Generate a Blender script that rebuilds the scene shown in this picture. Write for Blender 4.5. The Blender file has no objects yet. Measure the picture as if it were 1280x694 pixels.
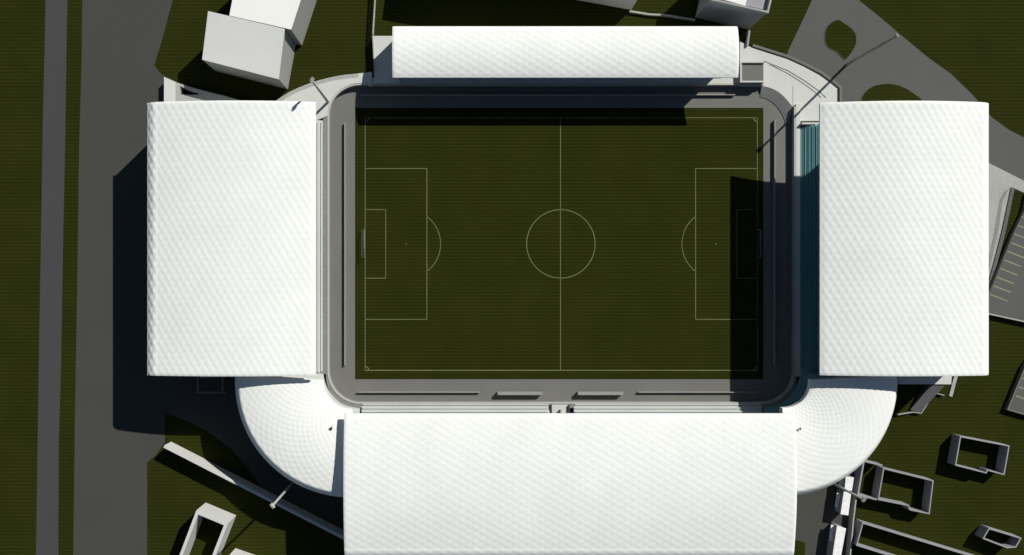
import bpy, math, random
from math import radians as R, sin, cos, pi
random.seed(4)
SC = bpy.context.scene
H = 250.0          # height of the aerial camera, metres
K = 4.676          # photograph pixels per metre on the ground
NX, NY = 580, 360  # the point straight below the camera

# ---------------------------------------------------------------- camera, sky, sun
cam = bpy.data.objects.new('camera', bpy.data.cameras.new('camera'))
SC.collection.objects.link(cam); SC.camera = cam
cam.location = (0, 0, H); cam.rotation_euler = (0, 0, 0)
cam.data.sensor_width = 36; cam.data.lens = 36 * H / (1280 / K)
cam.data.shift_x = (640 - NX) / 1280; cam.data.shift_y = (NY - 347) / 1280
cam.data.clip_start = 1; cam.data.clip_end = 5000

SUNDIR = (0.796, 0.776, 1.0)      # towards the sun
EL = math.atan2(1.0, math.hypot(0.796, 0.776)); AZ = math.atan2(0.796, 0.776)
W = bpy.data.worlds.new('World'); SC.world = W; W.use_nodes = True
nt = W.node_tree; bg = nt.nodes['Background']
sky = nt.nodes.new('ShaderNodeTexSky'); sky.sky_type = 'NISHITA'; sky.sun_disc = False
sky.sun_elevation = EL; sky.sun_rotation = AZ; sky.air_density = 1.0; sky.dust_density = 0.3
nt.links.new(sky.outputs[0], bg.inputs[0]); bg.inputs[1].default_value = 0.05
sd = bpy.data.lights.new('sun', 'SUN'); sd.energy = 5.0; sd.angle = R(0.5); sd.color = (1.0, 0.965, 0.90)
sun = bpy.data.objects.new('sun', sd); SC.collection.objects.link(sun)
from mathutils import Vector
sun.rotation_euler = Vector(SUNDIR).to_track_quat('Z', 'Y').to_euler(); sun.location = (80, 80, 120)
SC.view_settings.view_transform = 'Standard'; SC.view_settings.look = 'None'
SC.view_settings.exposure = -0.10; SC.view_settings.gamma = 1

# ---------------------------------------------------------------- materials
def newmat(name, rough=0.8):
    m = bpy.data.materials.new(name); m.use_nodes = True
    b = m.node_tree.nodes['Principled BSDF']; b.inputs['Roughness'].default_value = rough
    b.inputs['Specular IOR Level'].default_value = 0.15
    return m, m.node_tree, b
def N(t, kind, **kw):
    n = t.nodes.new(kind)
    for k, v in kw.items(): setattr(n, k, v)
    return n
def speckle(name, col, var=0.15, scale=0.6, rough=0.85, fine=6.0, fvar=0.10):
    """a plain surface with broad blotches and fine grain"""
    m, t, b = newmat(name, rough)
    g = N(t, 'ShaderNodeNewGeometry')
    a = N(t, 'ShaderNodeTexNoise'); a.inputs['Scale'].default_value = scale * 0.12; a.inputs['Detail'].default_value = 5
    c = N(t, 'ShaderNodeTexNoise'); c.inputs['Scale'].default_value = fine * 0.3; c.inputs['Detail'].default_value = 3
    t.links.new(g.outputs['Position'], a.inputs['Vector']); t.links.new(g.outputs['Position'], c.inputs['Vector'])
    r1 = N(t, 'ShaderNodeMapRange'); r1.inputs[1].default_value = .3; r1.inputs[2].default_value = .7
    r1.inputs[3].default_value = 1 - var; r1.inputs[4].default_value = 1 + var
    r2 = N(t, 'ShaderNodeMapRange'); r2.inputs[1].default_value = .3; r2.inputs[2].default_value = .7
    r2.inputs[3].default_value = 1 - fvar; r2.inputs[4].default_value = 1 + fvar
    t.links.new(a.outputs[0], r1.inputs[0]); t.links.new(c.outputs[0], r2.inputs[0])
    mu = N(t, 'ShaderNodeMath', operation='MULTIPLY'); t.links.new(r1.outputs[0], mu.inputs[0]); t.links.new(r2.outputs[0], mu.inputs[1])
    v = N(t, 'ShaderNodeVectorMath', operation='SCALE'); v.inputs[0].default_value = col
    t.links.new(mu.outputs[0], v.inputs['Scale']); t.links.new(v.outputs[0], b.inputs['Base Color'])
    return m
def grass(name, col, period=0.92, amp=0.13, cross=0.0):
    """turf with fine east-west mowing lines, mottled"""
    m, t, b = newmat(name, 0.95)
    b.inputs['Specular IOR Level'].default_value = 0.05
    g = N(t, 'ShaderNodeNewGeometry'); sep = N(t, 'ShaderNodeSeparateXYZ'); t.links.new(g.outputs['Position'], sep.inputs[0])
    wob = N(t, 'ShaderNodeTexNoise'); wob.inputs['Scale'].default_value = .35; t.links.new(g.outputs['Position'], wob.inputs['Vector'])
    def stripes(out, per, a):
        m0 = N(t, 'ShaderNodeMath', operation='MULTIPLY'); m0.inputs[1].default_value = 2 * pi / per; t.links.new(out, m0.inputs[0])
        ad = N(t, 'ShaderNodeMath', operation='MULTIPLY_ADD'); ad.inputs[1].default_value = 1.6
        t.links.new(wob.outputs[0], ad.inputs[0]); t.links.new(m0.outputs[0], ad.inputs[2])
        s = N(t, 'ShaderNodeMath', operation='SINE'); t.links.new(ad.outputs[0], s.inputs[0])
        q = N(t, 'ShaderNodeMath', operation='MULTIPLY'); q.inputs[1].default_value = a; t.links.new(s.outputs[0], q.inputs[0])
        return q
    s1 = stripes(sep.outputs[1], period, amp); s2 = stripes(sep.outputs[0], period * 1.07, cross)
    ns = N(t, 'ShaderNodeTexNoise'); ns.inputs['Scale'].default_value = .09; ns.inputs['Detail'].default_value = 8; t.links.new(g.outputs['Position'], ns.inputs['Vector'])
    nf = N(t, 'ShaderNodeTexNoise'); nf.inputs['Scale'].default_value = 2.4; nf.inputs['Detail'].default_value = 3; t.links.new(g.outputs['Position'], nf.inputs['Vector'])
    r1 = N(t, 'ShaderNodeMapRange'); r1.inputs[1].default_value = .25; r1.inputs[2].default_value = .75; r1.inputs[3].default_value = .70; r1.inputs[4].default_value = .94
    t.links.new(ns.outputs[0], r1.inputs[0])
    r2 = N(t, 'ShaderNodeMath', operation='MULTIPLY_ADD'); r2.inputs[1].default_value = .36; t.links.new(nf.outputs[0], r2.inputs[0]); t.links.new(r1.outputs[0], r2.inputs[2])
    a1 = N(t, 'ShaderNodeMath', operation='ADD'); t.links.new(s1.outputs[0], a1.inputs[0]); t.links.new(r2.outputs[0], a1.inputs[1])
    a2 = N(t, 'ShaderNodeMath', operation='ADD'); t.links.new(s2.outputs[0], a2.inputs[0]); t.links.new(a1.outputs[0], a2.inputs[1])
    hue = N(t, 'ShaderNodeTexNoise'); hue.inputs['Scale'].default_value = .05; t.links.new(g.outputs['Position'], hue.inputs['Vector'])
    mx = N(t, 'ShaderNodeMix', data_type='RGBA'); mx.inputs[6].default_value = (*col, 1); mx.inputs[7].default_value = (col[0] * 1.10, col[1] * .99, col[2] * 1.0, 1)
    t.links.new(hue.outputs[0], mx.inputs[0])
    v = N(t, 'ShaderNodeVectorMath', operation='SCALE'); t.links.new(mx.outputs[2], v.inputs[0]); t.links.new(a2.outputs[0], v.inputs['Scale'])
    t.links.new(v.outputs[0], b.inputs['Base Color'])
    return m

M = dict(
    grass=grass('meadow_grass', (.0212, .0262, .0036), .95, .16, .05),
    pitch=grass('pitch_grass', (.0206, .0258, .0034), .88, .17, .0),
    asphalt=speckle('asphalt', (.0595, .0595, .0535), .035, .5, fvar=.05),
    road=speckle('road_asphalt', (.060, .060, .0628), .04, .5, fvar=.05),
    asphalt2=speckle('brightened_asphalt', (.099, .099, .092), .035, .5, fvar=.04),  # asphalt lightened in colour to carry the brighter light of the east side
    apron=speckle('apron_concrete', (.158, .158, .146), .05, .8, fvar=.04),
    terrace=speckle('terrace_concrete', (.56, .57, .54), .04, .9, fvar=.03),
    step=speckle('step_concrete', (.23, .235, .225), .05, .9),
    concrete=speckle('grey_concrete', (.36, .365, .34), .07, .9),
    dark=speckle('dark_concrete', (.12, .12, .12), .07, .9),
    roof=speckle('white_roof_membrane', (.79, .805, .77), .03, .8, .55, 5, .025),
    wall=speckle('pale_render', (.58, .585, .56), .03, .8, fvar=.03),
    shell=speckle('grey_blockwork', (.31, .31, .325), .06, .9, fvar=.04),
    bwhite=speckle('white_roofing', (.82, .82, .78), .015, .8, fvar=.015),
    bgrey=speckle('light_grey_roofing', (.78, .785, .75), .02, .8, fvar=.015),
    bwall=speckle('grey_cladding', (.34, .345, .325), .03, .8, fvar=.03),
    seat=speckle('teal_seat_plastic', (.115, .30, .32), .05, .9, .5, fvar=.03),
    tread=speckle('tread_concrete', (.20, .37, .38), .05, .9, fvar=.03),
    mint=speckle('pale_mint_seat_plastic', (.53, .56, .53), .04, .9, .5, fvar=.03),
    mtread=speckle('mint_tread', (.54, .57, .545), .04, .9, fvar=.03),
    dim=speckle('weathered_steel', (.16, .16, .17), .05, 1),
    paint=speckle('worn_white_paint', (.155, .168, .085), .12, 1, .8, 6, .15),
    paint2=speckle('faded_bay_paint', (.24, .25, .16), .12, 1, .8, 6, .15),
    metal=speckle('galvanised_steel', (.36, .36, .33), .05, 1, .45),
    coping=speckle('coping_stone', (.44, .44, .41), .04, .9, fvar=.03),
    dmetal=speckle('dark_steel', (.06, .06, .06), .05, 1, .5),
    board=speckle('hoarding_panel', (.29, .285, .27), .05, 1, .6),
    white=speckle('white_paint', (.80, .80, .80), .02, 1, .5),
)
gl, _t, _b = newmat('lamp_glass', .1); _b.inputs['Base Color'].default_value = (.75, .77, .78, 1); M['lamp'] = gl
nm, _t, _b = newmat('goal_net', .9); _b.inputs['Base Color'].default_value = (.2, .21, .17, 1); M['net'] = nm

# ---------------------------------------------------------------- helpers
COL = SC.collection
def P(px, py, z=0.0):
    f = (1 - z / H) / K
    return ((px - NX) * f, (NY - py) * f)
def tag(o, label=None, cat=None, group=None, kind=None):
    if label: o['label'] = label
    if cat: o['category'] = cat
    if group: o['group'] = group
    if kind: o['kind'] = kind
    return o
def thing(name, label, cat, loc, group=None, rz=0):
    o = bpy.data.objects.new(name, None); COL.objects.link(o); o.location = loc; o.rotation_euler = (0, 0, rz)
    o.empty_display_size = 1
    return tag(o, label, cat, group)
class MB:
    def __init__(s): s.v = []; s.f = []
    def poly(s, pts):
        n = len(s.v); s.v += [tuple(p) for p in pts]; s.f.append(tuple(range(n, n + len(pts))))
    def prism(s, xy, z0, z1):
        """closed slab from a plan outline; z1 may be a list of heights per corner"""
        n = len(xy); a = sum(xy[i][0] * xy[(i + 1) % n][1] - xy[(i + 1) % n][0] * xy[i][1] for i in range(n))
        zt = list(z1) if isinstance(z1, (list, tuple)) else [z1] * n
        if a < 0: xy = xy[::-1]; zt = zt[::-1]
        b = len(s.v)
        s.v += [(x, y, z0) for x, y in xy] + [(x, y, zt[i]) for i, (x, y) in enumerate(xy)]
        s.f.append(tuple(range(b + n - 1, b - 1, -1))); s.f.append(tuple(range(b + n, b + 2 * n)))
        for i in range(n): j = (i + 1) % n; s.f.append((b + i, b + j, b + n + j, b + n + i))
    def box(s, x0, x1, y0, y1, z0, z1): s.prism([(x0, y0), (x1, y0), (x1, y1), (x0, y1)], z0, z1)
    def bar(s, a, b, w, h):
        """horizontal or sloping bar from a to b (3-D), width w, depth h"""
        a = Vector(a); b = Vector(b); d = (b - a).normalized()
        up = Vector((0, 0, 1)) if abs(d.z) < .95 else Vector((1, 0, 0))
        sd_ = d.cross(up).normalized() * w / 2; u = sd_.cross(d).normalized() * h / 2
        q = [a - sd_ - u, a + sd_ - u, a + sd_ + u, a - sd_ + u, b - sd_ - u, b + sd_ - u, b + sd_ + u, b - sd_ + u]
        n = len(s.v); s.v += [tuple(p) for p in q]
        s.f += [tuple(n + i for i in f) for f in ((0, 1, 2, 3), (7, 6, 5, 4), (0, 4, 5, 1), (1, 5, 6, 2), (2, 6, 7, 3), (3, 7, 4, 0))]
    def tube(s, a, b, r0, r1, n=10):
        a = Vector(a); b = Vector(b); d = (b - a).normalized()
        up = Vector((0, 0, 1)) if abs(d.z) < .95 else Vector((1, 0, 0))
        e1 = d.cross(up).normalized(); e2 = d.cross(e1)
        k = len(s.v)
        for c, r in ((a, r0), (b, r1)):
            for i in range(n): s.v.append(tuple(c + (e1 * cos(2 * pi * i / n) + e2 * sin(2 * pi * i / n)) * r))
        for i in range(n): j = (i + 1) % n; s.f.append((k + i, k + j, k + n + j, k + n + i))
        s.f.append(tuple(range(k + n - 1, k - 1, -1))); s.f.append(tuple(range(k + n, k + 2 * n)))
    def build(s, name, mat, parent=None, smooth=False, bevel=0):
        org = parent.matrix_basis.inverted() if parent is not None else None
        me = bpy.data.meshes.new(name)
        vs = s.v
        if parent is not None:
            root = parent; mats = root.matrix_basis.copy()
            while root.parent: root = root.parent; mats = root.matrix_basis @ mats
            inv = mats.inverted(); vs = [tuple(inv @ Vector(v)) for v in s.v]
        me.from_pydata(vs, [], s.f); me.validate(); me.update()
        me.materials.append(mat)
        if smooth: me.polygons.foreach_set('use_smooth', [True] * len(me.polygons))
        o = bpy.data.objects.new(name, me); COL.objects.link(o)
        if parent is not None: o.parent = parent
        if bevel:
            md = o.modifiers.new('bevel', 'BEVEL'); md.width = bevel; md.segments = 2; md.limit_method = 'ANGLE'
        return o
def struct(name, m, mat, **kw): return tag(m.build(name, mat, **kw), kind='structure')
def pxpoly(pts, z=0.0): return [P(x, y, z) for x, y in pts]
def rrect(cx, cy, hx, hy, r, n=14, a0=0, a1=4):
    o = []
    for q in range(a0, a1):
        sx, sy = ((1, 1), (-1, 1), (-1, -1), (1, -1))[q]
        for i in range(n + 1):
            t = pi / 2 * (q + i / n); o.append((cx + sx * (hx - r) + r * cos(t), cy + sy * (hy - r) + r * sin(t)))
    return o
def ring(m, outer, inner, z0, z1, closed=True):
    n = len(outer); b = len(m.v)
    for (a, c) in zip(outer, inner): m.v += [(a[0], a[1], z0), (a[0], a[1], z1), (c[0], c[1], z1), (c[0], c[1], z0)]
    for i in range(n if closed else n - 1):
        j = (i + 1) % n
        for k in range(4): l = (k + 1) % 4; m.f.append((b + 4 * i + k, b + 4 * i + l, b + 4 * j + l, b + 4 * j + k))
    if not closed:
        m.f.append((b, b + 1, b + 2, b + 3)); e = b + 4 * (n - 1); m.f.append((e + 3, e + 2, e + 1, e))
def path(pts, w, z0, z1):
    """wall of thickness w along a polyline, mitred"""
    m = MB(); L = []; Rr = []
    for i, p in enumerate(pts):
        a = Vector(pts[max(i - 1, 0)]); b = Vector(pts[min(i + 1, len(pts) - 1)])
        p = Vector(p)
        d1 = (p - a).normalized() if i else (b - p).normalized(); d2 = (b - p).normalized() if i < len(pts) - 1 else d1
        n1 = Vector((-d1.y, d1.x)); n2 = Vector((-d2.y, d2.x)); nn = (n1 + n2).normalized(); s = w / 2 / max(.3, nn.dot(n1))
        L.append(tuple(p + nn * s)); Rr.append(tuple(p - nn * s))
    ring(m, L, Rr, z0, z1, False); return m

CX, CY = P(701, 305)        # centre spot

# ---------------------------------------------------------------- ground, roads, paths
m = MB(); m.poly([(-1500, -1500, 0), (1500, -1500, 0), (1500, 1500, 0), (-1500, 1500, 0)]); struct('grass_ground', m, M['grass'])
def sheet(name, pts, mat, z, world=False):
    q = pts if world else pxpoly(pts)
    m = MB()
    a = sum(q[i][0] * q[(i + 1) % len(q)][1] - q[(i + 1) % len(q)][0] * q[i][1] for i in range(len(q)))
    if a < 0: q = q[::-1]
    m.poly([(x, y, z) for x, y in q]); return struct(name, m, M[mat])
# narrow road west, runs on beyond the frame
def lerpline(x0, x1, y): return x0 + (x1 - x0) * y / 694
sheet('narrow_road', [(lerpline(57, 45, -500), -500), (lerpline(84.5, 73, -500), -500), (84.5, 0), (83, 70), (82, 150), (79, 300), (76.5, 450), (73.5, 560), (73, 694), (lerpline(84.5, 73, 1300), 1300), (lerpline(57, 45, 1300), 1300), (45, 694), (47, 560), (50, 370), (53.5, 160), (56, 50), (57, 0)], 'road', .03)
sheet('car_park', [(lerpline(103, 91.5, -500), -500), (330, -500), (244, -130), (216, 0), (204, 45), (193, 82), (199, 90), (207, 97), (207, 128), (300, 150),
                   (700, 300), (1010, 560), (1072, 590), (1062, 694), (1050, 900), (1006, 900), (1006, 678), (998, 676), (990, 672), (900, 700), (600, 720), (430, 676), (335, 624), (318, 596), (290, 562), (262, 541), (238, 528), (206, 516),
                   (206, 553), (194, 570), (184, 578), (184, 694), (184, 1300), (lerpline(103, 91.5, 1300), 1300), (91.5, 694), (94, 500), (97, 330), (99, 180), (102, 80), (103, 0)], 'asphalt', .034)
sheet('access_road', [(1100, -180), (1015, 0), (1005, 22), (985, 64), (975, 110), (1000, 180), (1100, 330), (1230, 330), (1232, 203), (1280, 227), (1500, 337), (1500, 282), (1280, 172), (1262, 163), (1240, 147), (1215, 118), (1188, 92), (1160, 72), (1125, 43), (1098, 20), (1073, 0)], 'asphalt2', .03)
# islands of grass in it
def smooth(pts, n=6):
    o = []; L = len(pts)
    for i in range(L):
        p0, p1, p2, p3 = pts[i - 1], pts[i], pts[(i + 1) % L], pts[(i + 2) % L]
        for k in range(n):
            t = k / n
            o.append(tuple(.5 * (2 * p1[j] + (p2[j] - p0[j]) * t + (2 * p0[j] - 5 * p1[j] + 4 * p2[j] - p3[j]) * t * t + (3 * p1[j] - p0[j] - 3 * p2[j] + p3[j]) * t ** 3) for j in (0, 1)))
    return o
for k, pts in enumerate(([(1045, 25.5), (1053, 28), (1067, 39), (1070, 50), (1068, 59), (1060, 71), (1055, 74), (1046, 65), (1035, 59), (1031, 48), (1034, 34)],
                         [(1077, 128), (1081, 116), (1092, 108), (1110, 105), (1128, 109), (1143, 118), (1152, 128), (1140, 150), (1090, 150)])):
    q = pxpoly(smooth(pts)); m = MB(); m.prism(q, 0, .12); o = struct('grass_island', m, M['grass'])
    m = MB(); big = pxpoly(smooth(pts)); c = (sum(p[0] for p in big) / len(big), sum(p[1] for p in big) / len(big))
    out = [(c[0] + (x - c[0]) * (1 + .15 / 4), c[1] + (y - c[1]) * (1 + .15 / 4)) for x, y in big]
    ring(m, out, big, 0, .14); struct('kerb', m, M['asphalt2'])
# concrete forecourt east
fc = [(1225, 198), (1236, 204), (1258, 215), (1280, 226), (1420, 296), (1420, 308), (1280, 241), (1264, 234), (1251.5, 290), (1237, 347), (1228, 380), (1215, 380)]
sheet('forecourt', fc, 'concrete', .05)
q = pxpoly([(1261, 236), (1255, 240), (1250, 249), (1243, 290), (1232, 340), (1236, 340), (1247, 292), (1253, 252), (1257, 244)]); m = MB(); m.prism(q, .05, .12); struct('forecourt_band', m, M['step'])  # slightly darker curved band laid on the forecourt
m = path(pxpoly([(1265.5, 235), (1254, 290), (1239, 347), (1232, 375)]), .9, 0, .35); struct('kerb_wall', m, M['dark'])
# raised parking decks
def deck(name, pts, z, group=None):
    q = pxpoly(pts, z); m = MB(); m.prism(q, 0, z); o = struct(name, m, M['asphalt2']); return q
deck('parking_deck', [(1286, 240), (1281, 262), (1266.5, 292), (1240, 358), (1225, 390), (1236, 392.5), (1280, 402), (1450, 436), (1450, 240)], 1.3)
deck('parking_deck', [(1450, 350), (1330, 380), (1283, 455), (1259, 512.5), (1280, 519), (1400, 545), (1450, 500)], 1.5)
m = path(pxpoly([(1225, 390), (1236, 392.5), (1280, 402), (1450, 436)], 1.3), .35, 1.3, 1.5); struct('deck_kerb', m, M['concrete'])
m = path(pxpoly([(1283, 455), (1259.5, 512), (1280, 518), (1400, 544)], 1.5), .3, 1.5, 1.62); struct('deck_kerb', m, M['apron'])
m = MB()
for i in range(12):
    k = i - 3
    a = P(1268 - 4.35 * k, 292.6 + 10.8 * k, 1.3); b = P(1288 - 4.1 * k, 300.8 + 10.8 * k, 1.3)
    if k > 7: continue
    m.bar((a[0], a[1], 1.32), (b[0], b[1], 1.32), .32, .02)
for (a, b) in (((1273.5, 484), (1300, 493)), ((1270, 495), (1296, 504)), ((1278, 473), (1304, 482))):
    a = P(*a, 1.5); b = P(*b, 1.5); m.bar((a[0], a[1], 1.52), (b[0], b[1], 1.52), .35, .02)
struct('parking_bay_lines', m, M['paint2'])

# ---------------------------------------------------------------- pitch
HX, HY = 61.7, 42.1
ap = rrect(CX, CY, HX, HY, 8.3); sheet('pitch_apron', ap, 'apron', .05, world=True)
x0, y0 = P(444, 474); x1, y1 = P(954, 135)
m = MB(); m.box(x0, x1, y0, y1, 0.0, .10); struct('pitch_turf', m, M['pitch'])
m = MB(); LW = .15; ZL = .125
def line(a, b, w=LW): m.bar((a[0], a[1], ZL), (b[0], b[1], ZL), w, .012)
lx, rx = P(456.5, 0)[0], P(946.5, 0)[0]; ty, by = P(0, 147.5)[1], P(0, 463)[1]
def arc(cx, cy, r, a0, a1, w=LW, n=48):
    o = [(cx + (r + w / 2) * cos(a0 + (a1 - a0) * i / n), cy + (r + w / 2) * sin(a0 + (a1 - a0) * i / n)) for i in range(n + 1)]
    c = [(cx + (r - w / 2) * cos(a0 + (a1 - a0) * i / n), cy + (r - w / 2) * sin(a0 + (a1 - a0) * i / n)) for i in range(n + 1)]
    ring(m, o, c, ZL - .006, ZL + .006, False)
line((lx, by), (rx, by), .22); line((lx, ty), (rx, ty), .14)
line((lx, by), (lx, ty), .16); line((rx, by), (rx, ty), .14); line((CX - .1, by), (CX - .1, ty), .17)
arc(CX, CY, 9.15, 0, 2 * pi, .2)
for s, gx in ((1, lx), (-1, rx)):
    bx = gx + s * 16.5; h = 20.16; line((gx, CY + h), (bx, CY + h), .17); line((gx, CY - h), (bx, CY - h), .17); line((bx, CY - h), (bx, CY + h), .18)
    bx2 = gx + s * 5.5; h = 9.16; line((gx, CY + h), (bx2, CY + h)); line((gx, CY - h), (bx2, CY - h)); line((bx2, CY - h), (bx2, CY + h))
    a = math.acos(5.5 / 9.15); c = gx + s * 11
    if s > 0: arc(c, CY, 9.15, -a, a, .17)
    else: arc(c, CY, 9.15, pi - a, pi + a, .17)
    arc(c, CY, .08, 0, 2 * pi, .14, 12)
for cx, cy, a in ((lx, by, 0), (rx, by, pi / 2), (rx, ty, pi), (lx, ty, 1.5 * pi)): arc(cx, cy, 1.0, a, a + pi / 2, .2, 12)
arc(CX - .1, CY, .12, 0, 2 * pi, .24, 12)
struct('pitch_lines', m, M['paint'])

def goal(gx, s, label):
    g = thing('goal', label, 'goal', (gx, CY, .1), 'football goals')
    for k in (-1, 1):
        m = MB(); m.tube((gx, CY + k * 3.66, .1), (gx, CY + k * 3.66, 2.5), .06, .06); m.build('post', M['metal'], g, True)
    m = MB(); m.tube((gx, CY - 3.66, 2.5), (gx, CY + 3.66, 2.5), .06, .06); m.build('crossbar', M['metal'], g, True)
    m = MB()
    for i in range(21):
        y = CY - 3.66 + 7.32 * i / 20
        m.tube((gx, y, 2.5), (gx - s * .5, y, 2.4), .008, .008, 4); m.tube((gx - s * .5, y, 2.4), (gx - s * 1.0, y, .12), .008, .008, 4)
    for t in range(7):
        x = gx - s * (.5 + .5 * t / 6); z = 2.4 - 2.28 * t / 6; m.tube((x, CY - 3.66, z), (x, CY + 3.66, z), .008, .008, 4)
    m.build('net', M['net'], g)
goal(lx, 1, 'white football goal on the sunlit goal line of the pitch'); goal(rx, -1, 'white football goal on the goal line lying in the stand shadow')

# hoardings round the pitch
def board(a, b, h, label, z=.05, w=.22):
    n = path([a, b], w, z, z + h); o = n.build('advertising_board', M['board']); tag(o, label, 'hoarding', 'hoardings along the pitch edge'); return o
board(P(431, 153, 1), P(431, 457, 1), 1.1, 'long low pale board on the apron by the sunlit goal line')
board(P(968.5, 150, 1), P(968.5, 457, 1), 1.1, 'long low board on the apron beside the pitch end in stand shadow')
board(P(447, 490.5, 1), P(600, 490.5, 1), 1.0, 'low board on the apron between the sunlit pitch corner and a dugout')
board(P(798, 490.5, 1), P(948, 490.5, 1), 1.0, 'low board on the apron between a dugout and the shaded pitch corner')
board(P(450, 118.5, 1), P(919, 118.5, 1), 1.0, 'longest low board, beside the pitch below the narrow roofed stand')
def dugout(xa, xb, label):
    z = 2.0; X0, Y0 = P(xa, 494, z); X1, Y1 = P(xb, 490, z)
    g = thing('dugout', label, 'dugout', ((X0 + X1) / 2, Y0, .05), 'team dugouts')
    m = MB(); m.box(X0, X1, Y0, Y1 + .05, z - .08, z); m.build('roof', M['board'], g, bevel=.03)
    m = MB(); m.box(X0, X1, Y0 + .002, Y0 + .1, .05, z - .082); m.build('back_panel', M['board'], g)
    for k in (X0 + .003, X1 - .083): m = MB(); m.box(k, k + .08, Y0 + .102, Y1 - .1, .05, z - .082); m.build('side_panel', M['board'], g)
    m = MB(); m.box(X0 + .2, X1 - .2, Y0 + .15, Y0 + .55, .4, .5); m.box(X0 + .2, X0 + .3, Y0 + .15, Y0 + .5, .05, .4); m.box(X1 - .3, X1 - .2, Y0 + .15, Y0 + .5, .05, .4); m.build('bench', M['seat'], g)
dugout(622, 678, 'pale roofed dugout between the long board and the halfway line'); dugout(722.5, 779, 'pale roofed dugout on the shadier side of the halfway line')

# ---------------------------------------------------------------- bowl wall and corner terraces
RC = 8.3
def quarter(q, off, n=16):
    sx, sy = ((1, 1), (-1, 1), (-1, -1), (1, -1))[q]; r = RC + off
    return [(CX + sx * (HX - RC) + r * cos(pi / 2 * (q + i / n)), CY + sy * (HY - RC) + r * sin(pi / 2 * (q + i / n))) for i in range(n + 1)]
def bowl(off):
    return quarter(1, off) + quarter(2, off) + quarter(3, off)
def wallpath(off):      # from the top wall's east end, anticlockwise, to the north end of the east wall
    return [(P(955, 106, 2)[0], CY + HY + off)] + bowl(off) + [(CX + HX + off, P(0, 133, 2)[1])]
g = thing('perimeter_wall', 'low pale concrete wall with rounded corners round the grey pitch apron', 'wall', (CX, CY - HY, 0))
m = MB(); ring(m, wallpath(.35), wallpath(0), 0, 2.0, False); m.build('wall', M['concrete'], g)
m = MB(); ring(m, wallpath(.40), wallpath(-.05), 2.0, 2.08, False); m.build('coping', M['coping'], g)
# lit front walkway behind the wall
m = MB(); ring(m, (quarter(1, 1.5)[-1:] + quarter(2, 1.5) + quarter(3, 1.5) + wallpath(1.5)[-1:]), (quarter(1, .41)[-1:] + quarter(2, .41) + quarter(3, .41) + wallpath(.41)[-1:]), 0, 1.9, False); struct('front_walkway', m, M['step'])
for k in (2, 3): m = MB(); ring(m, quarter(k, 3.2), quarter(k, 1.51), 0, 1.86, False); struct('front_walkway', m, M['step'])
m = MB(); m.box(P(466, 0)[0], P(924, 0, 2)[0], CY + HY + .41, CY + HY + 1.88, 0, 2.0); struct('front_walkway', m, M['terrace'])

def terrace(name, label, outer, inner, z, group):
    g = thing(name, label, 'terrace', (sum(p[0] for p in outer) / len(outer), sum(p[1] for p in outer) / len(outer), 0), group)
    return g
# north-west corner terrace
tl_out = [(330, 134), (345, 126), (353, 120.5), (362, 115), (373, 109.8), (385, 105), (397, 101), (410, 97.6), (420, 95.4), (430, 93.8), (447, 92)]
tl_inn = quarter(1, 1.5)[::-1]
g = thing('corner_terrace', 'open pale curved terrace corner beside the sunlit goal end, mast at its inner edge', 'terrace', (*P(390, 120), 0), 'open terrace corners')
inn = quarter(1, .42); poly = pxpoly(tl_out, 2.2) + pxpoly([(464.6, 90), (464.6, 107)], 2.2) + [p for p in inn] + pxpoly([(396, 150), (330, 150)], 2.2)
m = MB(); m.prism(poly, 0, 2.2); m.build('deck', M['terrace'], g)
m = path(pxpoly([(x + .8, y + 2.2) for x, y in tl_out[1:]], 2.25), .9, 2.19, 2.24); m.build('parapet', M['concrete'], g)
# north-east corner terrace
g = thing('corner_terrace', 'open pale curved terrace corner below the access road, crossed by a mast shadow', 'terrace', (*P(1000, 110), 0), 'open terrace corners')
tr_out = [(925, 52), (940, 60), (961.6, 67), (983, 73.7), (1005.6, 84), (1024, 94), (1038, 104), (1046.5, 111), (1046.5, 128)]
tr_in = pxpoly([(1046.5, 150), (1030, 151), (1001, 151), (1000, 155), (992.6, 155), (992.6, 137), (990.3, 133), (987, 129), (984.2, 125.4), (981, 122), (977.2, 118.2), (973, 115), (968.3, 112.2), (963, 110), (957.7, 108.5), (952, 107.5)], 1.2)
poly = pxpoly(tr_out, 1.2) + tr_in + pxpoly([(925, 107)], 1.2)
m = MB(); m.prism(poly, 0, 1.2); m.build('deck', M['terrace'], g)
m = path(pxpoly([(940, 57.5), (962, 64.5), (984, 71.5), (1007, 82), (1026, 92), (1041, 103), (1049.5, 110.5), (1049.5, 150)]), .6, 0, .9); m.build('outer_wall', M['apron'], g)
m = path(pxpoly([(955, 76), (985, 88), (1005, 100), (1022, 112), (1033, 122)], 1.3), .2, 1.2, 1.32); m.build('kerb', M['concrete'], g)
m = path(pxpoly([(962, 80), (984, 91), (1000, 101), (1017, 113), (1027, 122)], 1.3), .16, 1.2, 1.32); m.build('kerb', M['concrete'], g)
band_o = [(952, 107.5), (963, 110), (973, 115), (981, 122), (987, 129), (992.6, 137)]
band_i = [(950, 120), (959, 122.5), (967.5, 128), (974.5, 135.5), (980, 145), (983, 155)]
def osmooth(p, n=5):
    q = [p[0]] + p + [p[-1]]; o = []
    for i in range(1, len(q) - 2):
        for k in range(n):
            t = k / n; o.append(tuple(.5 * (2 * q[i][j] + (q[i + 1][j] - q[i - 1][j]) * t + (2 * q[i - 1][j] - 5 * q[i][j] + 4 * q[i + 1][j] - q[i + 2][j]) * t * t + (3 * q[i][j] - q[i - 1][j] - 3 * q[i + 1][j] + q[i + 2][j]) * t ** 3) for j in (0, 1)))
    return o + [p[-1]]
band_o = osmooth(band_o); band_i = osmooth(band_i)
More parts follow.
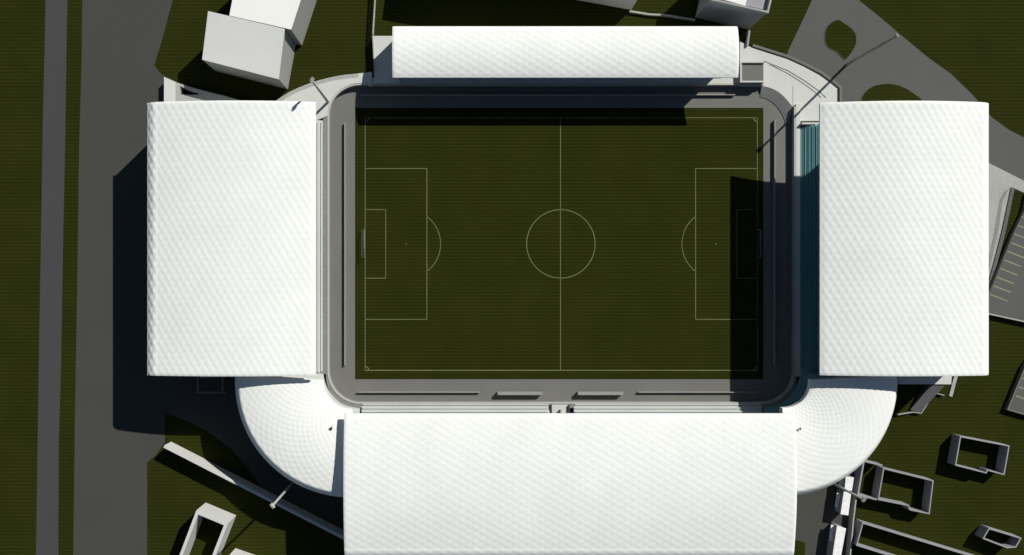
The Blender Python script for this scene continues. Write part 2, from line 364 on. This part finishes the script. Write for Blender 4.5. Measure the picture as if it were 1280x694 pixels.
m = MB(); bo = pxpoly(band_o, 1.2); bi = pxpoly(band_i, 0)
for i in range(len(bo) - 1):
    m.prism([bo[i], bo[i + 1], bi[i + 1], bi[i]], 0, [1.19, 1.19, .09, .09])
m.build('sloped_bank', M['step'], g)
m = MB(); ring(m, bi, pxpoly([(x - 1.0, y + 1.3) for x, y in band_i], 0), .05, .22, False); m.build('step_edge', M['dark'], g)
m = path(pxpoly([(992.6, 107), (992.6, 132)], 2), .12, 1.2, 1.26); m.build('joint_strip', M['concrete'], g)

# ---------------------------------------------------------------- roofs
def prof(t, width, zi, zs, zm, zo_s, zo, wi=1.2, wo=2.8):
    """height across a barrel roof; t metres from the inner edge"""
    if t < wi: u = t / wi; return zi + (zs - zi) * u
    if t > width - wo: u = (width - t) / wo; return zo + (zo_s - zo) * sin(u * pi / 2)
    u = (t - wi) / (width - wi - wo); return zs * (1 - u) + zo_s * u + (zm - (zs + zo_s) / 2) * 4 * u * (1 - u)
def quilt(a, l, A):        # a across the roof, l along it
    return A * (cos(2 * pi * a / 1.85) * cos(2 * pi * l / 3.2) + .10 * cos(4 * pi * a / 1.85) + .20 * cos(4 * pi * l / 3.2))
def slabroof(name, along, i0, out, l0, l1, zz, A, parent, wi=1.2, wo=2.8, thick=.55, edge=1.0):
    """along='y': roof runs along y, inner edge at x=i0, 'out' signed width"""
    width = abs(out); sg = 1 if out > 0 else -1
    na = int(width / .22); nl = int((l1 - l0) / .36)
    m = MB()
    for i in range(na + 1):
        t = width * i / na
        zp = prof(t, width, *zz, wi=wi, wo=wo)
        e = min(1, t / .5, (width - t) / .3) * (edge if t > width - 2.4 else 1)
        for j in range(nl + 1):
            l = l0 + (l1 - l0) * j / nl
            f = min(1, (l - l0) / .5, (l1 - l) / .5)
            z = zp + quilt(t, l - l0, A) * max(0, e) - (1 - max(f, 0)) ** 2 * .18
            a = i0 + sg * t
            m.v.append((a, l, z) if along == 'y' else (l, a, z))
    W_ = nl + 1
    flip = (sg > 0) != (along == 'y')
    for i in range(na):
        for j in range(nl):
            q = (i * W_ + j, i * W_ + j + 1, (i + 1) * W_ + j + 1, (i + 1) * W_ + j); m.f.append(q if flip else q[::-1])
    top = m.build(name, M['roof'], parent, True)
    # underside and fascia: coarse
    u = MB(); step = 24; rows = []
    for i in range(0, step + 1):
        t = width * i / step; zp = prof(t, width, *zz, wi=wi, wo=wo) - thick; a = i0 + sg * t; rows.append((a, zp, prof(t, width, *zz, wi=wi, wo=wo) - .2))
    def pt(a, l, z): return (a, l, z) if along == 'y' else (l, a, z)
    for i in range(step):
        a, b = rows[i], rows[i + 1]
        u.poly([pt(a[0], l0, a[1]), pt(b[0], l0, b[1]), pt(b[0], l1, b[1]), pt(a[0], l1, a[1])])
        for l in (l0, l1): u.poly([pt(a[0], l, a[1]), pt(b[0], l, b[1]), pt(b[0], l, b[2]), pt(a[0], l, a[2])])
    for a in (rows[0], rows[-1]): u.poly([pt(a[0], l0, a[1]), pt(a[0], l1, a[1]), pt(a[0], l1, a[2] + .15), pt(a[0], l0, a[2] + .15)])
    u.build('fascia', M['white'], top)
    return top

def tier(parent, along, i0, sg, l0, l1, rows, z0=1.7, rise=.42, run=.85, aisles=(), sm='seat', tm='tread'):
    """stepped concrete tier with a seat row on every tread"""
    m = MB()
    for r in range(rows):
        a0 = i0 + sg * r * run; a1 = i0 + sg * (r + 1) * run; z = z0 + rise * r
        lo, hi = min(a0, a1), max(a0, a1)
        if along == 'y': m.box(lo, hi, l0, l1, z - 1.2 if r else 0, z)
        else: m.box(l0, l1, lo, hi, z - 1.2 if r else 0, z)
    m.build('seating_tier', M[tm], parent)
    segs = []; c = l0 + .3
    for s in list(aisles) + [None]:
        e = (s - .6) if s is not None else l1 - .3
        if e > c: segs.append((c, e))
        if s is not None: c = s + .6
    for r in range(rows):
        z = z0 + rise * r; a = i0 + sg * (r + .62) * run; b = i0 + sg * (r + .82) * run
        m = MB()
        for (c, e) in segs:
            for (p, q, za, zb) in ((i0 + sg * (r + .34) * run, a, .40, .46), (a + sg * .001, b - sg * .05, .40, .66 if sm == 'seat' else .475)):
                lo, hi = min(p, q), max(p, q)
                if along == 'y': m.box(lo, hi, c, e, z + za, z + zb)
                else: m.box(c, e, lo, hi, z + za, z + zb)
        m.build('seat_row', M[sm], parent)

RI, RO = 62.1, 103.7
ZZ = (21.4, 21.8, 23.4, 21.6, 20.2)
ZE = (20.5, 20.9, 23.1, 21.4, 20.1)
YT, YB = 45.45, -21.46
def endwall(m, along, i0, sg, width, l, zz, th=.4, wi=1.2, wo=2.8, start=0):
    n = 12; top = []
    for i in range(n + 1):
        t = start + (width - start) * i / n; top.append((i0 + sg * t, prof(t, width, *zz, wi=wi, wo=wo) - .62))
    for i in range(n):
        a, b = top[i], top[i + 1]; x0_, x1_ = sorted((a[0], b[0])); zs = [a[1], b[1]] if a[0] < b[0] else [b[1], a[1]]
        if along == 'y': m.prism([(x0_, l), (x1_, l), (x1_, l + th), (x0_, l + th)], 0, [zs[0], zs[1], zs[1], zs[0]])
        else: m.prism([(l, x0_), (l, x1_), (l + th, x1_), (l + th, x0_)], 0, [zs[0], zs[1], zs[1], zs[0]])

# west stand
g = thing('grandstand', 'big white quilted roof stand beside the grey car park, casting a dark shadow on it', 'stadium stand', (CX - RI - 21, CY, 0), 'roofed stadium stands')
slabroof('roof', 'y', CX - RI, -(RO - RI), YB, YT, ZZ, .036, g, edge=2.8)
tier(g, 'y', CX - 63.2, -1, YB - 1, YT - 1, 34, sm='mint', tm='mtread')
m = MB(); m.box(CX - RO + .8, CX - RO + 1.2, YB + .9, YT - .9, 0, 18.0); m.build('facade', M['wall'], g)
m = MB(); endwall(m, 'y', CX - RI, -1, RO - RI, YB + .5, ZZ, start=18); m.build('end_wall', M['wall'], g)
m = MB(); endwall(m, 'y', CX - RI, -1, RO - RI, YT - .9, ZZ, start=18); m.build('end_wall', M['wall'], g)
# east stand
g = thing('grandstand', 'big white quilted roof stand casting a dark shadow over one goal area, teal seats showing', 'stadium stand', (CX + RI + 21, CY, 0), 'roofed stadium stands')
slabroof('roof', 'y', CX + 61.45, RO - .6 - 61.45, YB, YT, ZE, .042, g)
YS = P(0, 152, 3)[1]
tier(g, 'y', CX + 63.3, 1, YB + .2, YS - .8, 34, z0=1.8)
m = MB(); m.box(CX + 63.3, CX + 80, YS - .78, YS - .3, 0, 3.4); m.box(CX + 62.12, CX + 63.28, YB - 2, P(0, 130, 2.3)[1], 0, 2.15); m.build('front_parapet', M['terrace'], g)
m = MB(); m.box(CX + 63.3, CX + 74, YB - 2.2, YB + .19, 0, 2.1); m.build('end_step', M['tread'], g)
m = MB(); m.box(CX + RO - 1.8, CX + RO - 1.4, YB + .9, YT - .9, 0, 18.0); m.build('facade', M['wall'], g)
m = MB(); endwall(m, 'y', CX + RI, 1, RO - .8 - RI, YB + .5, ZE, start=18); m.build('end_wall', M['wall'], g)
m = MB(); endwall(m, 'y', CX + RI, 1, RO - .8 - RI, YT - .9, ZE, start=18); m.build('end_wall', M['wall'], g)
# south stand
SL, SR = -29.25, 80.75; SI = P(0, 517, 21.5)[1]; SO = P(0, 697, 19.2)[1]
g = thing('grandstand', 'widest white quilted roof stand, running along the dugout side of the pitch', 'stadium stand', (CX, (SI + SO) / 2, 0), 'roofed stadium stands')
slabroof('roof', 'x', SI, SO - SI, SL, SR, ZZ, .031, g)
tier(g, 'x', SI + .2, -1, CX - 53, CX - 3.2, 30, sm='mint', tm='mtread'); tier(g, 'x', SI + .2, -1, CX + 3.2, CX + 53, 30, sm='mint', tm='mtread')
m = MB(); m.box(SL + .9, SR - .9, SO + .8, SO + 1.2, 0, 18.0); m.build('facade', M['wall'], g)
m = MB(); endwall(m, 'x', SI, -1, SI - SO, SL + .5, ZZ, start=16); m.build('end_wall', M['wall'], g)
m = MB(); endwall(m, 'x', SI, -1, SI - SO, SR - .9, ZZ, start=16); m.build('end_wall', M['wall'], g)
# north stand
ZN = (13.0, 13.3, 14.0, 13.2, 12.2); NL, NR = -18.15, 69.5; NI = P(0, 97, 13.0)[1]; NO = P(0, 33, 12.2)[1]
g = thing('grandstand', 'narrowest white quilted roof stand, opposite the dugouts, shading the touchline', 'stadium stand', (CX, (NI + NO) / 2, 0), 'roofed stadium stands')
slabroof('roof', 'x', NI, NO - NI, NL, NR, ZN, .036, g, wi=.8, wo=1.8)
tier(g, 'x', CY + HY + 1.9, 1, NL + 1, NR - 1, 10, z0=2.2)
m = MB(); m.box(NL + .5, NR - .5, NO - 1.2, NO - .8, 0, 11.6); m.build('facade', M['wall'], g)
m = MB(); endwall(m, 'x', NI, 1, NO - NI, NL + .5, ZN, start=3, wi=.5, wo=1.6); m.build('end_wall', M['wall'], g)
m = MB(); endwall(m, 'x', NI, 1, NO - NI, NR - .9, ZN, start=5, wi=.5, wo=1.6); m.build('end_wall', M['wall'], g)

# curved corner stands
def corner(cx, cy, a0, a1, label, speck, drop=0.0):
    g = thing('corner_stand', label, 'stadium stand', (cx, cy, 0), 'curved corner stands')
    ri, ro = 6.6, 28.9; zz = tuple(v - drop for v in (17.7, 18.0, 19.5, 18.8, 16.4)); na, nl = 96, 150; m = MB()
    for i in range(na + 1):
        t = (ro - ri) * i / na; zp = prof(t, ro - ri, *zz, wi=.6, wo=2.0)
        for j in range(nl + 1):
            th = a0 + (a1 - a0) * j / nl; r = ri + t
            z = zp + .03 * cos(2 * pi * t / 1.6) * cos(2 * pi * (th - a0) / radians_cell) * min(1, t, (ro - ri - t))
            m.v.append((cx + r * cos(th), cy + r * sin(th), z))
    for i in range(na):
        for j in range(nl):
            k = i * (nl + 1) + j; m.f.append((k, k + nl + 1, k + nl + 2, k + 1))
    top = m.build('roof', M['roof'], g, True)
    u = MB()
    n = 40
    o = [(cx + (ro - .05) * cos(a0 + (a1 - a0) * i / n), cy + (ro - .05) * sin(a0 + (a1 - a0) * i / n)) for i in range(n + 1)]
    c = [(cx + ri * cos(a0 + (a1 - a0) * i / n), cy + ri * sin(a0 + (a1 - a0) * i / n)) for i in range(n + 1)]
    ring(u, o, c, zz[4] - .6, zz[4] - .3, False)
    ring(u, [(cx + (ri + .3) * cos(a0 + (a1 - a0) * i / n), cy + (ri + .3) * sin(a0 + (a1 - a0) * i / n)) for i in range(n + 1)], c, zz[4] - .3, zz[0] - .1, False)
    u.build('fascia', M['white'], top)
    m = MB(); ring(m, [(cx + (ro - .8) * cos(a0 + (a1 - a0) * i / n), cy + (ro - .8) * sin(a0 + (a1 - a0) * i / n)) for i in range(n + 1)],
                   [(cx + (ro - 1.2) * cos(a0 + (a1 - a0) * i / n), cy + (ro - 1.2) * sin(a0 + (a1 - a0) * i / n)) for i in range(n + 1)], 0, zz[4] - .62, False); m.build('facade', M['wall'], g)
    m = MB()
    for r in range(18):
        def rr(x): return [(cx + x * cos(a0 + (a1 - a0) * i / n), cy + x * sin(a0 + (a1 - a0) * i / n)) for i in range(n + 1)]
        ring(m, rr(8.3 + .85 * (r + 1)), rr(8.3 + .85 * r), 0.0 if r == 0 else 1.0 + .42 * r, 1.9 + .42 * r, False)
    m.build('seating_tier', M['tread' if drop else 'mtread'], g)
    sx, sy = P(*speck, 20.4)
    m = MB(); m.prism([(sx - .4, sy), (sx + .3, sy + .4), (sx + .3, sy - .4)], 18.0, zz[2] + .12); m.build('roof_vent', M['dmetal'], top)
radians_cell = R(6.3)
BX, BY = -28.3, P(0, 478, 18)[1]
corner(BX, BY, R(176), R(274), 'curved white corner roof next to the car park, dark wall behind it', (413, 536))
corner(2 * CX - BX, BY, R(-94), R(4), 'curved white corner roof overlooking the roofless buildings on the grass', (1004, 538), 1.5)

# players' tunnel in the south front
X0, Y0 = P(690, 516, 2.4); X1, Y1 = P(710, 506, 2.4)
g = thing('players_tunnel', 'small pale tunnel mouth with dark side walls between the two dugouts', 'tunnel', ((X0 + X1) / 2, Y0, 0))
m = MB(); m.box(X0, X1, Y0 - 6, Y1, 0, 2.2); m.build('tunnel_roof', M['terrace'], g)
for k in (X0 - .45, X1 + .05): m = MB(); m.box(k, k + .4, Y0 - 6, Y1 - .1, 0, 2.9); m.build('side_wall', M['dmetal'], g)
m = MB(); m.box(X0 + 2.1, X0 + 2.5, Y0 - 4, Y1 - 1.2, 2.2, 3.3); m.build('rail_post', M['metal'], g)

# parapet box at the end of the north stand
X0, Y0 = P(925, 103.5, 3.5); X1, Y1 = P(955, 78, 3.5)
g = thing('service_block', 'small square grey flat roofed block with pale parapet at the end of the narrow stand', 'building', ((X0 + X1) / 2, Y0, 0))
m = MB(); m.box(X0, X1, Y0, Y1, 0, 3.3); m.build('wall', M['bwall'], g)
m = MB(); m.box(X0 + .4, X1 - .2, Y0 + .4, Y1 - .4, 3.302, 3.33); m.build('roof', M['apron'], g)
m = path([(X0 + .2, Y1 - .15), (X0 + .2, Y0 + .25), (X1 - .1, Y0 + .25)], .4, 3.3, 3.75); m.build('parapet', M['terrace'], g)
m = path([(X0 + .45, Y1 - .15), (X1, Y1 - .15)], .2, 3.3, 3.9); m.build('parapet', M['concrete'], g)
# annex west of the north stand
g = thing('stand_annex', 'pale flat terrace block at the far end of the narrow roofed stand beside grass', 'building', (*P(477, 90), 0))
poly = pxpoly([(465, 45), (500, 45), (500, 104), (468, 104), (467.5, 90)], 2.6); m = MB(); m.prism(poly, 0, 2.6); m.build('deck', M['terrace'], g)
m = path(pxpoly([(466, 45.3), (468.2, 90)], 2.8), .25, 2.6, 2.9); m.build('parapet', M['concrete'], g)
# open wire fence north of it
g = thing('wire_fence', 'thin grey upright wire fence on grass running from the narrow stand', 'fence', (*P(467, 30), 0))
a = P(466, 43, 2.5); b = P(471, -40, 2.5)
m = MB()
for i in range(9): t = i / 8; x, y = a[0] + (b[0] - a[0]) * t, a[1] + (b[1] - a[1]) * t; m.box(x - .06, x + .06, y - .06, y + .06, 0, 2.6)
m.build('posts', M['concrete'], g)
m = MB()
for i in range(26): z = .1 + i * .096; m.bar((*a, z), (*b, z), .035, .022)
m.build('wire_mesh', M['metal'], g)
m = MB(); m.bar((*a, 2.62), (*b, 2.62), .28, .08); m.build('top_rail', M['concrete'], g)

# raised deck north-west with a triangular opening
g = thing('raised_walkway', 'grey raised deck with a white edge strip and triangular opening beside the car park', 'walkway', (*P(235, 118), 0))
z = 3.2
m = MB(); m.prism(pxpoly([(205, 96), (219.5, 102.5), (219.5, 140), (205, 140)], z + .02), 0, z + .02); m.build('edge_strip', M['terrace'], g)
m = MB()
O = pxpoly([(219.5, 102.5), (240, 109.5), (262, 115.5), (285, 121), (310, 128), (330, 150), (219.5, 150)], z)
m.prism(pxpoly([(219.7, 102.6), (225, 104.5), (225, 150), (219.7, 150)], z), 0, z);
m.prism(pxpoly([(225, 118.3), (277, 119), (290, 122.5), (312, 129), (330, 150), (225, 150)], z), 0, z)
m.prism(pxpoly([(225, 104.5), (240, 109.5), (262, 115.5), (277, 119), (248, 118.5), (248.5, 116.8), (236, 113), (225, 107.5)], z), 0, z)
m.build('deck', M['concrete'], g)

# ---------------------------------------------------------------- buildings
def block(parent, pts, z0, z1, wallm, roofm, name='wall'):
    """pts = roof corners as seen at height z1"""
    q = pxpoly(pts, z1); m = MB(); m.prism(q, z0, z1); w = m.build(name, M[wallm], parent)
    c = (sum(p[0] for p in q) / len(q), sum(p[1] for p in q) / len(q))
    m = MB(); m.prism([(c[0] + (x - c[0]) * 1.004, c[1] + (y - c[1]) * 1.004) for x, y in q], z1 + .002, z1 + .14); r = m.build('roof', M[roofm], parent); return q
g = thing('office_building', 'large two level building with light grey lower roof and white upper roof', 'building', (*P(320, 60), 0))
q = [P(260.4, 14.1, 15.6), P(253, 74.6, 12.3), P(348.4, 99, 12.3), P(355.8, 36.2, 15.6)]; hz = [15.6, 12.3, 12.3, 15.6]
m = MB(); m.prism(q, 0, hz); m.build('lower_wall', M['bwall'], g)
m = MB(); m.prism(q, 12.0, [z + .12 for z in hz]); bz = len(q)
m.v = m.v[:]; m.v[:4] = [(x, y, z - .13) for (x, y, z) in m.v[4:]]; m.v = [((x - q[0][0]) * 1.004 + q[0][0] - .03, (y - q[0][1]) * 1.004 + q[0][1], z) for x, y, z in m.v]; m.build('pitched_roof', M['bgrey'], g)
q = block(g, [(287, 19.6), (364, 37), (389, -40), (302, -58)], 0, 15.6, 'bwall', 'bwhite', 'upper_wall')
g = thing('hall_building', 'tall building with parapet, white roof panel and shaded grey side, just above the narrow stand', 'building', (*P(900, 25), 0))
F16 = [(888.8, -1), (960, 15), (974, -45), (902, -60)]
q = pxpoly(F16, 16); m = MB(); m.prism(q, 0, 14.5); m.build('wall', M['shell'], g)
m = path(q + [q[0]], .45, 14.5, 16.0); m.build('parapet', M['concrete'], g)
a = pxpoly([(895, -3), (931.5, 7.2), (946, -50), (906, -56)], 15.6); m = MB(); m.prism(a, 14.502, 15.6); m.build('roof', M['bwhite'], g)
a = pxpoly([(933, 7), (957, 12.5), (970, -42), (947, -50)], 14.6); m = MB(); m.prism(a, 14.502, 14.6); m.build('lower_roof', M['shell'], g)
g = thing('long_building', 'long grey building cut off by the upper frame, throwing a big black shadow on grass', 'building', (*P(660, -20), 0))
q = [P(538, -33), P(789, 12.5), P(800, -110), P(552, -140)]; m = MB(); m.prism(q, 0, 15.6); m.build('wall', M['wall'], g)
c = (sum(p[0] for p in q) / 4, sum(p[1] for p in q) / 4)
m = MB(); m.prism([(c[0] + (x - c[0]) * 1.01, c[1] + (y - c[1]) * 1.01) for x, y in q], 15.602, 15.9); m.build('roof', M['bwhite'], g)
# small walls near them
m = path(pxpoly([(787, 14), (812, 18), (832, 19), (869, 25)], .8), .45, 0, .9); tag(m.build('garden_wall', M['concrete']), 'thin pale low wall on grass linking the two buildings behind the narrow stand', 'wall')
m = path(pxpoly([(937, 38), (934.5, 57)], 2), .5, 0, 2.0); tag(m.build('link_wall', M['shell']), 'short grey wall from the tall building down to the terrace corner', 'wall')
m = path(pxpoly([(205, 558), (290, 601.5), (430, 673), (470, 693)], 5.5), .7, 0, 5.5); tag(m.build('boundary_wall', M['wall']), 'long straight pale boundary wall slanting from the car park to the wide stand', 'wall')
m = path(pxpoly([(1077, 576), (1073, 600), (1067, 650), (1063, 694), (1056, 760)], 2.6), .35, 0, 2.6); tag(m.build('fence_wall', M['concrete']), 'thin pale upright wall between the white kiosks and the roofless buildings', 'wall')

# roofless shells
GR = 'roofless building shells'
def shell(label, pts, h, openat=None, mat='shell', w=.3, name='roofless_building', group=GR):
    q = pxpoly(pts, h); c = (sum(p[0] for p in q) / len(q), sum(p[1] for p in q) / len(q))
    g = thing(name, label, 'building', (*c, 0), group)
    n = len(q); a = sum(q[i][0] * q[(i + 1) % n][1] - q[(i + 1) % n][0] * q[i][1] for i in range(n))
    if a < 0: q = q[::-1]
    inn = []
    for i in range(n):
        p = Vector(q[i]); d1 = (p - Vector(q[i - 1])).normalized(); d2 = (Vector(q[(i + 1) % n]) - p).normalized()
        n1 = Vector((-d1.y, d1.x)); n2 = Vector((-d2.y, d2.x)); nn = (n1 + n2).normalized(); inn.append(tuple(p + nn * w / max(.35, nn.dot(n1))))
    for i in range(n):
        j = (i + 1) % n
        if openat and i in openat: continue
        m = MB(); m.prism([q[i], q[j], inn[j], inn[i]], 0, h); m.build('wall', M[mat], g)
    # coping
    m = MB(); ring(m, q, inn, h, h + .06); m.build('coping', M['shell' if mat == 'shell' else 'wall'], g) if not openat else None
    return g
shell('squarish low roofless building on grass, nearest to the curved white roof\'s grass side, standing free', [(1200, 545), (1262, 557), (1255.5, 594), (1234.5, 588.5), (1233, 592), (1193.6, 582)], 4)
shell('low roofless building with two cells, touching the thin upright wall', [(1104, 585), (1167, 600.5), (1162, 643), (1137, 638), (1135, 632.5), (1097, 625)], 4)
q = pxpoly([(1103, 582), (1080, 576.5), (1072.5, 619), (1096, 624.5)], 4)
m = path(q[::-1], .4, 0, 4); g2 = [o for o in COL.objects if o.get('label', '').startswith('low roofless building with two')][0]; m.build('side_cell_wall', M['shell'], g2)
shell('long low roofless building at the lower edge, narrow and slanting', [(1078, 653), (1235, 701), (1228, 732), (1070, 682)], 4)
shell('smallest roofless building, with one slanted end, in the grass corner', [(1236, 660), (1277, 672.5), (1270, 684.5), (1259, 685.5), (1228, 673.5)], 4)
shell('tall pale roofless building on grass below the long slanting wall', [(245.5, 638), (285, 654.5), (243, 762), (205, 745)], 8.75, mat='wall', w=.8)
shell('pale roofless building of which only one white corner shows at the lower edge', [(284, 697), (324, 711), (300, 765), (262, 750)], 8.75, mat='wall', w=.8)

# kiosks between the car park and the wall
def kiosk(pts, h, label, strip):
    q = pxpoly(pts, h); c = (sum(p[0] for p in q) / 4, sum(p[1] for p in q) / 4)
    g = thing('kiosk', label, 'kiosk', (*c, 0), 'white roofed kiosks')
    m = MB(); m.prism(q, 0, h); m.build('wall', M['shell'], g)
    m = MB(); m.prism([(c[0] + (x - c[0]) * 1.03, c[1] + (y - c[1]) * 1.02) for x, y in q], h + .002, h + .18); m.build('roof', M['white'], g, bevel=.04)
    s = pxpoly(strip, 2.6); m = MB(); m.prism(s, 2.4, 2.6); m.build('awning', M['white'], g)
kiosk([(1057, 596), (1067, 597), (1064.5, 613.5), (1055.5, 612)], 4, 'white roofed kiosk partly under the curved corner roof edge', [(1050, 598), (1055, 598.5), (1053, 610), (1048.5, 609)])
kiosk([(1054.5, 614.5), (1063.5, 617), (1060, 644), (1050.5, 642.5)], 4, 'white roofed kiosk in the middle of its row, beside the thin wall', [(1046.5, 616), (1050.8, 617), (1047.5, 635), (1043.8, 634)])
kiosk([(1046, 657.5), (1057, 661), (1050, 700), (1040, 698)], 4, 'white roofed kiosk cut off by the lower edge, beside the thin wall', [(1039, 656), (1043.5, 657), (1040.5, 677), (1036.5, 676)])

# stair and ramp south of the east stand
g = thing('access_ramp', 'grey ramp with pale kerb descending to the grass beside the curved corner roof', 'ramp', (*P(1160, 490), 0))
m = MB(); m.prism(pxpoly([(1120, 440), (1192, 440), (1189, 480.5), (1124, 480.5)], 3.2), 0, 3.2); m.build('landing', M['terrace'], g)
q = pxpoly([(1160.5, 481.2), (1177, 481.8), (1152, 516.5), (1140, 513)], 1.6); m = MB(); m.prism(q, 0, [3.0, 3.0, .6, .6]); m.build('slope', M['dark'], g)  # ramp slab; dark concrete colour stands in for the shadow lying on it
m = path(pxpoly([(1122, 519), (1142, 515.5), (1152, 517), (1161, 503.5), (1169.5, 491.5), (1181, 494.5)], 1.2), .22, 0, 1.0); m.build('kerb', M['concrete'], g)
m = path(pxpoly([(1197, 460), (1187.5, 495.5)]), .9, 0, .35); tag(m.build('path_strip', M['concrete']), kind='structure')
# frame under the west stand
g = thing('gate_frame', 'dim three sided frame of bars in the shadow of the stand by the car park', 'gate', (*P(262, 480), 0))
for a, b in (((247, 460), (247, 491)), ((278, 460), (278, 491)), ((244, 491), (282, 491))):
    m = path(pxpoly([a, b], 3), .45, 2.4, 3.0); m.build('beam', M['dim'], g)
for c in ((247, 491), (278, 491)): x, y = P(*c, 3); m = MB(); m.box(x - .2, x + .2, y - .2, y + .2, 0, 2.398); m.build('post', M['dim'], g)

# ---------------------------------------------------------------- floodlight masts
def mast(tip, label, zb=0):
    hh = 30.0; x, y = P(*tip, hh)
    g = thing('floodlight_mast', label, 'floodlight', (x, y, zb), 'floodlight masts')
    m = MB(); m.tube((x, y, zb), (x, y, hh - .6), .36, .26, 14); m.build('pole', M['metal'], g, True)
    m = MB(); m.tube((x, y, zb), (x, y, zb + .3), .42, .4, 14); m.build('base', M['dark'], g)
    d = Vector((CX - x, CY - y, 0)).normalized(); s = Vector((-d.y, d.x, 0))
    c = Vector((x, y, hh - .3)); m = MB()
    m.bar(c - s * .6, c + s * .6, .12, .12); m.bar(c - s * .6 - Vector((0, 0, .6)), c + s * .6 - Vector((0, 0, .6)), .12, .12); m.build('crossarm', M['metal'], g)
    for r in range(2):
        for k in (-.42, 0, .42):
            p = c + s * k + d * .18 - Vector((0, 0, .6 * r)); m = MB(); m.bar(p - Vector((0, 0, .02)), p + d * .25 - Vector((0, 0, .2)), .34, .34); l = m.build('floodlight', M['metal'], g)
            p2 = p + d * .252 - Vector((0, 0, .2)); m = MB(); m.bar(p2, p2 + d * .02 - Vector((0, 0, .01)), .28, .27); m.build('lens', M['lamp'], l)
mast((388.5, 98.5), 'floodlight mast standing on the pale terrace corner near the two level building')
mast((1123, 43.5), 'floodlight mast standing on the access road, casting the longest thin shadow')
mast((339, 634), 'floodlight mast rising past the long slanting boundary wall')
mast((1082, 626), 'floodlight mast rising over the kiosks and the thin upright wall')
